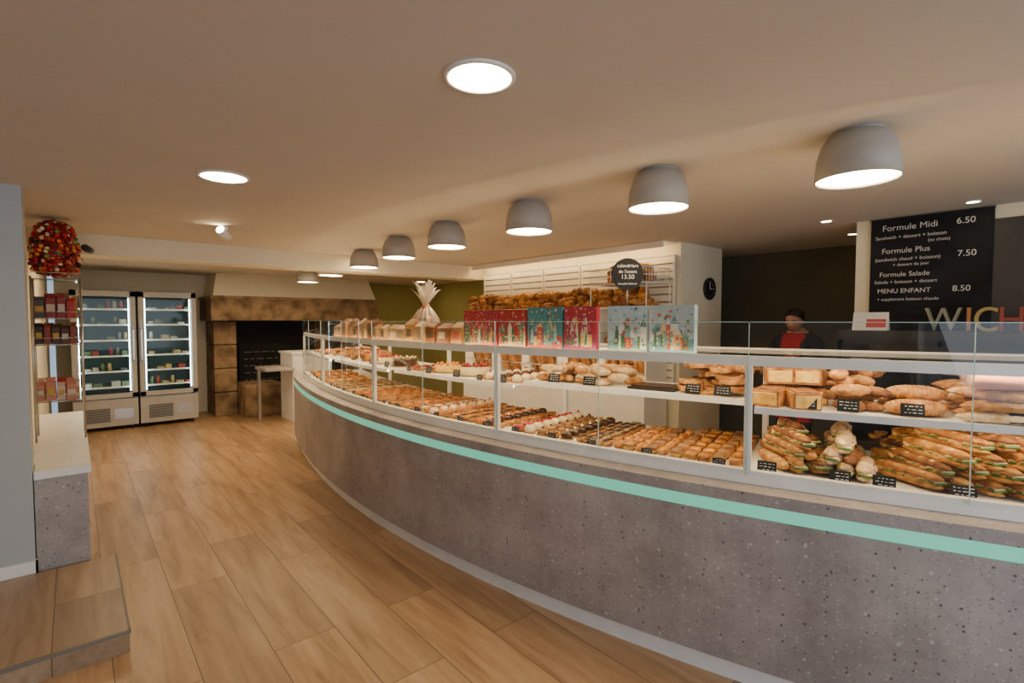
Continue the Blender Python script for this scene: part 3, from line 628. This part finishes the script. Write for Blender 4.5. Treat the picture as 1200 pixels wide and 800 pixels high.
# ---------------------------------------------------------------- menu board
b=MB(); b.box((-.02,-.34,-.42),(0,.34,.42),M_chalk); b.box((-.024,-.345,.42),(0,.345,.426),M_black)
mb=b.make('menu_chalkboard',(4.598,.85,1.868)); rot=(math.pi/2,0,-math.pi/2)
for t,s,x,z in (('Formule Midi',.060,.27,.335),('6.50',.058,-.15,.335),('Sandwich + dessert + boisson',.034,.31,.275),('(au choix)',.030,.0,.235),('Formule Plus',.054,.27,.17),('(sandwich chaud + boisson)',.034,.31,.115),('+ dessert du jour',.030,.2,.075),('7.50',.058,-.16,.115),('Formule Salade',.048,.28,.0),('Salade + boisson + dessert',.034,.31,-.05),('MENU ENFANT',.046,.29,-.12),('8.50',.056,-.14,-.12),('+ supplement boisson chaude',.030,.29,-.175)):
    text(t,s,M_text,mb,(-.021,x,z),rot)
b=MB(); x0,x1,y0,y1=3.95,4.56,-.4,1.2
b.box((x0,y0,0),(x1,y1,.75),M_black); b.box((x0,y0,1.42),(x1,y1,1.48),M_black); b.box((x1-.03,y0,.75),(x1,y1,1.42),M_dark); b.box((x0,y1-.03,.75),(x1,y1,1.42),M_black)
for k in range(4): y=y0+.53*k; b.box((x0,y-.012,.75),(x0+.02,y+.012,1.42),M_black)
for z in (1.0,1.22): b.box((x0+.04,y0,z),(x1-.03,y1-.03,z+.012),M_steel)
b.add(([(x0+.004,y0,.78),(x0+.004,y1,.78),(x0+.004,y1,1.42),(x0+.004,y0,1.42)],[(0,1,2,3)],M_glass),smooth=False); b.box((x0+.05,y0,1.414),(x0+.056,y1-.03,1.42),M_led); b.box((x0,y0,1.39),(x0+.02,y1,1.42),M_black)
for z in (.76,1.013,1.233):
    y=y0+.08
    while y<y1-.1:
        k=random.choice([pf,cr,t1,ec2,t2])
        for xx in (x0+.12,x0+.25): b.add(k,TT((xx,y,z),rz=U(0,3)),jt(.2))
        y+=.11
b.make('refrigerated_back_cabinet')
b=MB(); b.add(([(0,-.10,0),(0,.10,0),(.03,.10,.12),(.03,-.10,.12),(.06,-.10,0),(.06,.10,0)],[(0,3,2,1),(2,3,4,5)],M_paint),None,(.7,.7,.68),False)
b.add(([(.004,-.09,.02),(.004,.02,.02),(.018,.02,.075),(.018,-.09,.075)],[(0,3,2,1)],M_paint),TT((-.003,0,0)),(.5,.05,.05),False); b.make('folded_price_card',(4.02,1.04,1.481))
for ch,y,m in (('W',.79,(.24,.25,.19)),('I',.595,(.40,.16,.05)),('C',.555,(.38,.30,.10)),('H',.445,(.3,.05,.04)),('E',.33,(.2,.25,.2))):
    mm=mat('letter_'+ch,m,.5,tinted=False); o=text(ch,.215,mm,None,(4.25,y,1.481),(math.pi/2,0,-math.pi/2),'decorative_letter_'+ch.lower(),ext=.02); o.scale=(.82,1,1)
# ---------------------------------------------------------------- shop assistant
def person(name,loc,rz):
    J=[(0,0,.94),(0,0,1.08),(.01,0,1.2),(.01,0,1.33),(0,0,1.415),(.02,0,1.47),
       (0,.15,1.375),(0,.20,1.34),(.0,.235,1.20),(.03,.245,1.09),(.14,.20,1.04),(.25,.13,1.02),
       (0,-.15,1.375),(0,-.20,1.34),(.02,-.235,1.21),(.06,-.235,1.12),(.17,-.18,1.09),(.28,-.10,1.10),
       (0,.095,.87),(.01,.10,.70),(.02,.10,.49),(.0,.10,.28),(-.01,.10,.09),(.06,.11,.05),(.13,.115,.035),
       (0,-.095,.87),(.01,-.10,.70),(.02,-.10,.49),(.0,-.10,.28),(-.01,-.10,.09),(.06,-.11,.05),(.13,-.115,.035)]
    Rr=[(.13,.11),(.125,.10),(.135,.105),(.14,.105),(.075,.07),(.048,.05),
        (.07,.07),(.058,.058),(.046,.046),(.042,.042),(.036,.036),(.027,.024),
        (.07,.07),(.058,.058),(.046,.046),(.042,.042),(.036,.036),(.027,.024),
        (.095,.095),(.082,.082),(.058,.058),(.055,.055),(.04,.04),(.042,.035),(.035,.022),
        (.095,.095),(.082,.082),(.058,.058),(.055,.055),(.04,.04),(.042,.035),(.035,.022)]
    E=[(0,1),(1,2),(2,3),(3,4),(4,5),(3,6),(6,7),(7,8),(8,9),(9,10),(10,11),(3,12),(12,13),(13,14),(14,15),(15,16),(16,17),
       (0,18),(18,19),(19,20),(20,21),(21,22),(22,23),(23,24),(0,25),(25,26),(26,27),(27,28),(28,29),(29,30),(30,31)]
    me=bpy.data.meshes.new('tmp'); me.from_pydata(J,E,[]); o=bpy.data.objects.new('tmp',me); bpy.context.scene.collection.objects.link(o)
    o.modifiers.new('s','SKIN')
    for i,v in enumerate(me.skin_vertices[0].data): v.radius=Rr[i]; v.use_root=(i==0)
    sb=o.modifiers.new('u','SUBSURF'); sb.levels=2
    bpy.context.view_layer.update(); dg=bpy.context.evaluated_depsgraph_get()
    bm=bpy.data.meshes.new_from_object(o.evaluated_get(dg)); bpy.data.objects.remove(o)
    for m in (M_blkc,M_redc,M_skin,M_shoe): bm.materials.append(m)
    a=bm.color_attributes.new('tint','FLOAT_COLOR','POINT'); a.data.foreach_set('color',[1.0]*4*len(bm.vertices))
    for p in bm.polygons:
        x,y,z=p.center; k=0; p.use_smooth=True
        if z>1.43 and abs(y)<.1: k=2
        elif z<.1: k=3
        elif x>.02 and abs(y)<.095 and z>.6 and x<.17: k=1
        elif z<1.15 and z>.62 and x>-.03 and abs(y)<.17 and x<.15: k=1
        elif x>.235 and z>.9: k=2
        p.material_index=k
    body=bpy.data.objects.new('body',bm); bpy.context.scene.collection.objects.link(body)
    root=bpy.data.objects.new(name,None); bpy.context.scene.collection.objects.link(root); root.location=loc; root.rotation_euler=(0,0,rz); body.parent=root
    b=MB(); nu,nv=26,28; V=[];F=[];M=[]
    for i in range(nu+1):
        ph=math.pi*i/nu; z=math.cos(ph)
        for j in range(nv):
            th=2*math.pi*j/nv; cx=math.cos(th); sy=math.sin(th); s=math.sin(ph)
            x=s*cx*.092; y=s*sy*.074; zz=z*.115
            if z<0: y*=1-.32*(-z)**1.2; x=x*(1-.12*(-z)) if cx>0 else x*(1-.45*(-z))
            if cx>.93 and -.35<z<.12: x+=.020*(1-abs(z+.18)/.3) if abs(z+.18)<.3 else 0
            if .6<cx<.97 and .0<z<.2: x-=.006
            if cx>.85 and -.62<z<-.48: x+=.005
            V.append((x,y,zz))
    for i in range(nu):
        for j in range(nv): k=(j+1)%nv; F.append((i*nv+j,(i+1)*nv+j,(i+1)*nv+k,i*nv+k))
    b.add((V,F,M_skin))
    for sgn in (1,-1):
        b.add(ell(.010,.013,.005,M_eye,6,8),TT((.076,sgn*.03,.01))); b.add(ell(.005,.006,.005,M_black,6,8),TT((.083,sgn*.03,.009)))
        b.add(tube([(.088,sgn*.014,.026),(.086,sgn*.03,.030),(.074,sgn*.047,.026)],.0028,6,M_hair))
        b.add(ell(.016,.007,.028,M_skin,6,8),TT((-.002,sgn*.076,-.005)))
    b.add(ell(.006,.024,.007,M_red,6,8),TT((.083,0,-.062)),(.6,.5,.5))
    V=[];F=[];n1,n2=14,28
    for i in range(n1+1):
        for j in range(n2):
            th=2*math.pi*j/n2; cx=math.cos(th); mx=math.pi*(.29+.36*(1-cx)/2+ (.0 if cx>.3 else .05)); ph=mx*i/n1; s=math.sin(ph)
            V.append((s*cx*.100-.004,s*math.sin(th)*.084*(1 if ph<1.6 else .9),math.cos(ph)*.125))
    for i in range(n1):
        for j in range(n2): k=(j+1)%n2; F.append((i*n2+j,(i+1)*n2+j,(i+1)*n2+k,i*n2+k))
    b.add((V,F,M_hair)); b.add(ell(.045,.045,.042,M_hair),TT((-.115,0,.03))); b.add(ell(.05,.055,.06,M_hair),TT((-.06,0,-.03)))
    h=b.make('head',(.035,0,1.54),parent=root); h.rotation_euler=(0,.30,.15)
    for sgn,w,dr in ((1,(.25,.13,1.02),(.86,-.42,-.15)),(-1,(.28,-.10,1.10),(.9,.42,.0))):
        b=MB(); d=Vector(dr).normalized(); side=d.cross(Vector((0,0,1))).normalized()*(-sgn); w=Vector(w); up=Vector((0,0,1))
        b.add(tube([w-d*.01,w+d*.03,w+d*.06,w+d*.085],[.026,.036,.040,.034],12,M_skin,sz=.42))
        for q,L in enumerate((.068,.076,.071,.056)):
            p=w+d*.078-side*(-.027+.018*q)
            b.add(tube([p,p+d*L*.45-up*.004,p+d*L*.75-up*.016,p+d*L*.9-up*.034],[.0095,.0088,.008,.0055],8,M_skin))
        p=w+d*.03+side*.028; b.add(tube([p,p+side*.022+d*.018-up*.006,p+side*.026+d*.045-up*.014],[.012,.0105,.007],8,M_skin))
        b.make('hand_left' if sgn>0 else 'hand_right',parent=root)
person('shop_assistant',(5.13,1.90,0),math.radians(168))
# ---------------------------------------------------------------- lighting
w=bpy.data.worlds.new('World'); bpy.context.scene.world=w; w.use_nodes=True
bg=w.node_tree.nodes['Background']; bg.inputs[0].default_value=(.62,.78,1,1); bg.inputs[1].default_value=.7
def area(name,loc,rot,sx,sy,power,col):
    l=bpy.data.lights.new(name,'AREA'); l.shape='RECTANGLE'; l.size=sx; l.size_y=sy; l.energy=power; l.color=col
    o=bpy.data.objects.new(name,l); bpy.context.scene.collection.objects.link(o); o.location=loc; o.rotation_euler=rot
area('window_daylight',(1.0,-2.95,1.4),(math.radians(66),0,0),7.5,1.8,150,(.80,.89,1))
# ---------------------------------------------------------------- camera
c=bpy.data.cameras.new('camera'); c.lens=18; c.sensor_width=36; c.clip_start=.02
o=bpy.data.objects.new('camera',c); bpy.context.scene.collection.objects.link(o); o.location=(0,0,H)
o.rotation_euler=(math.radians(90-2.4),0,-math.radians(40.6)); bpy.context.scene.camera=o
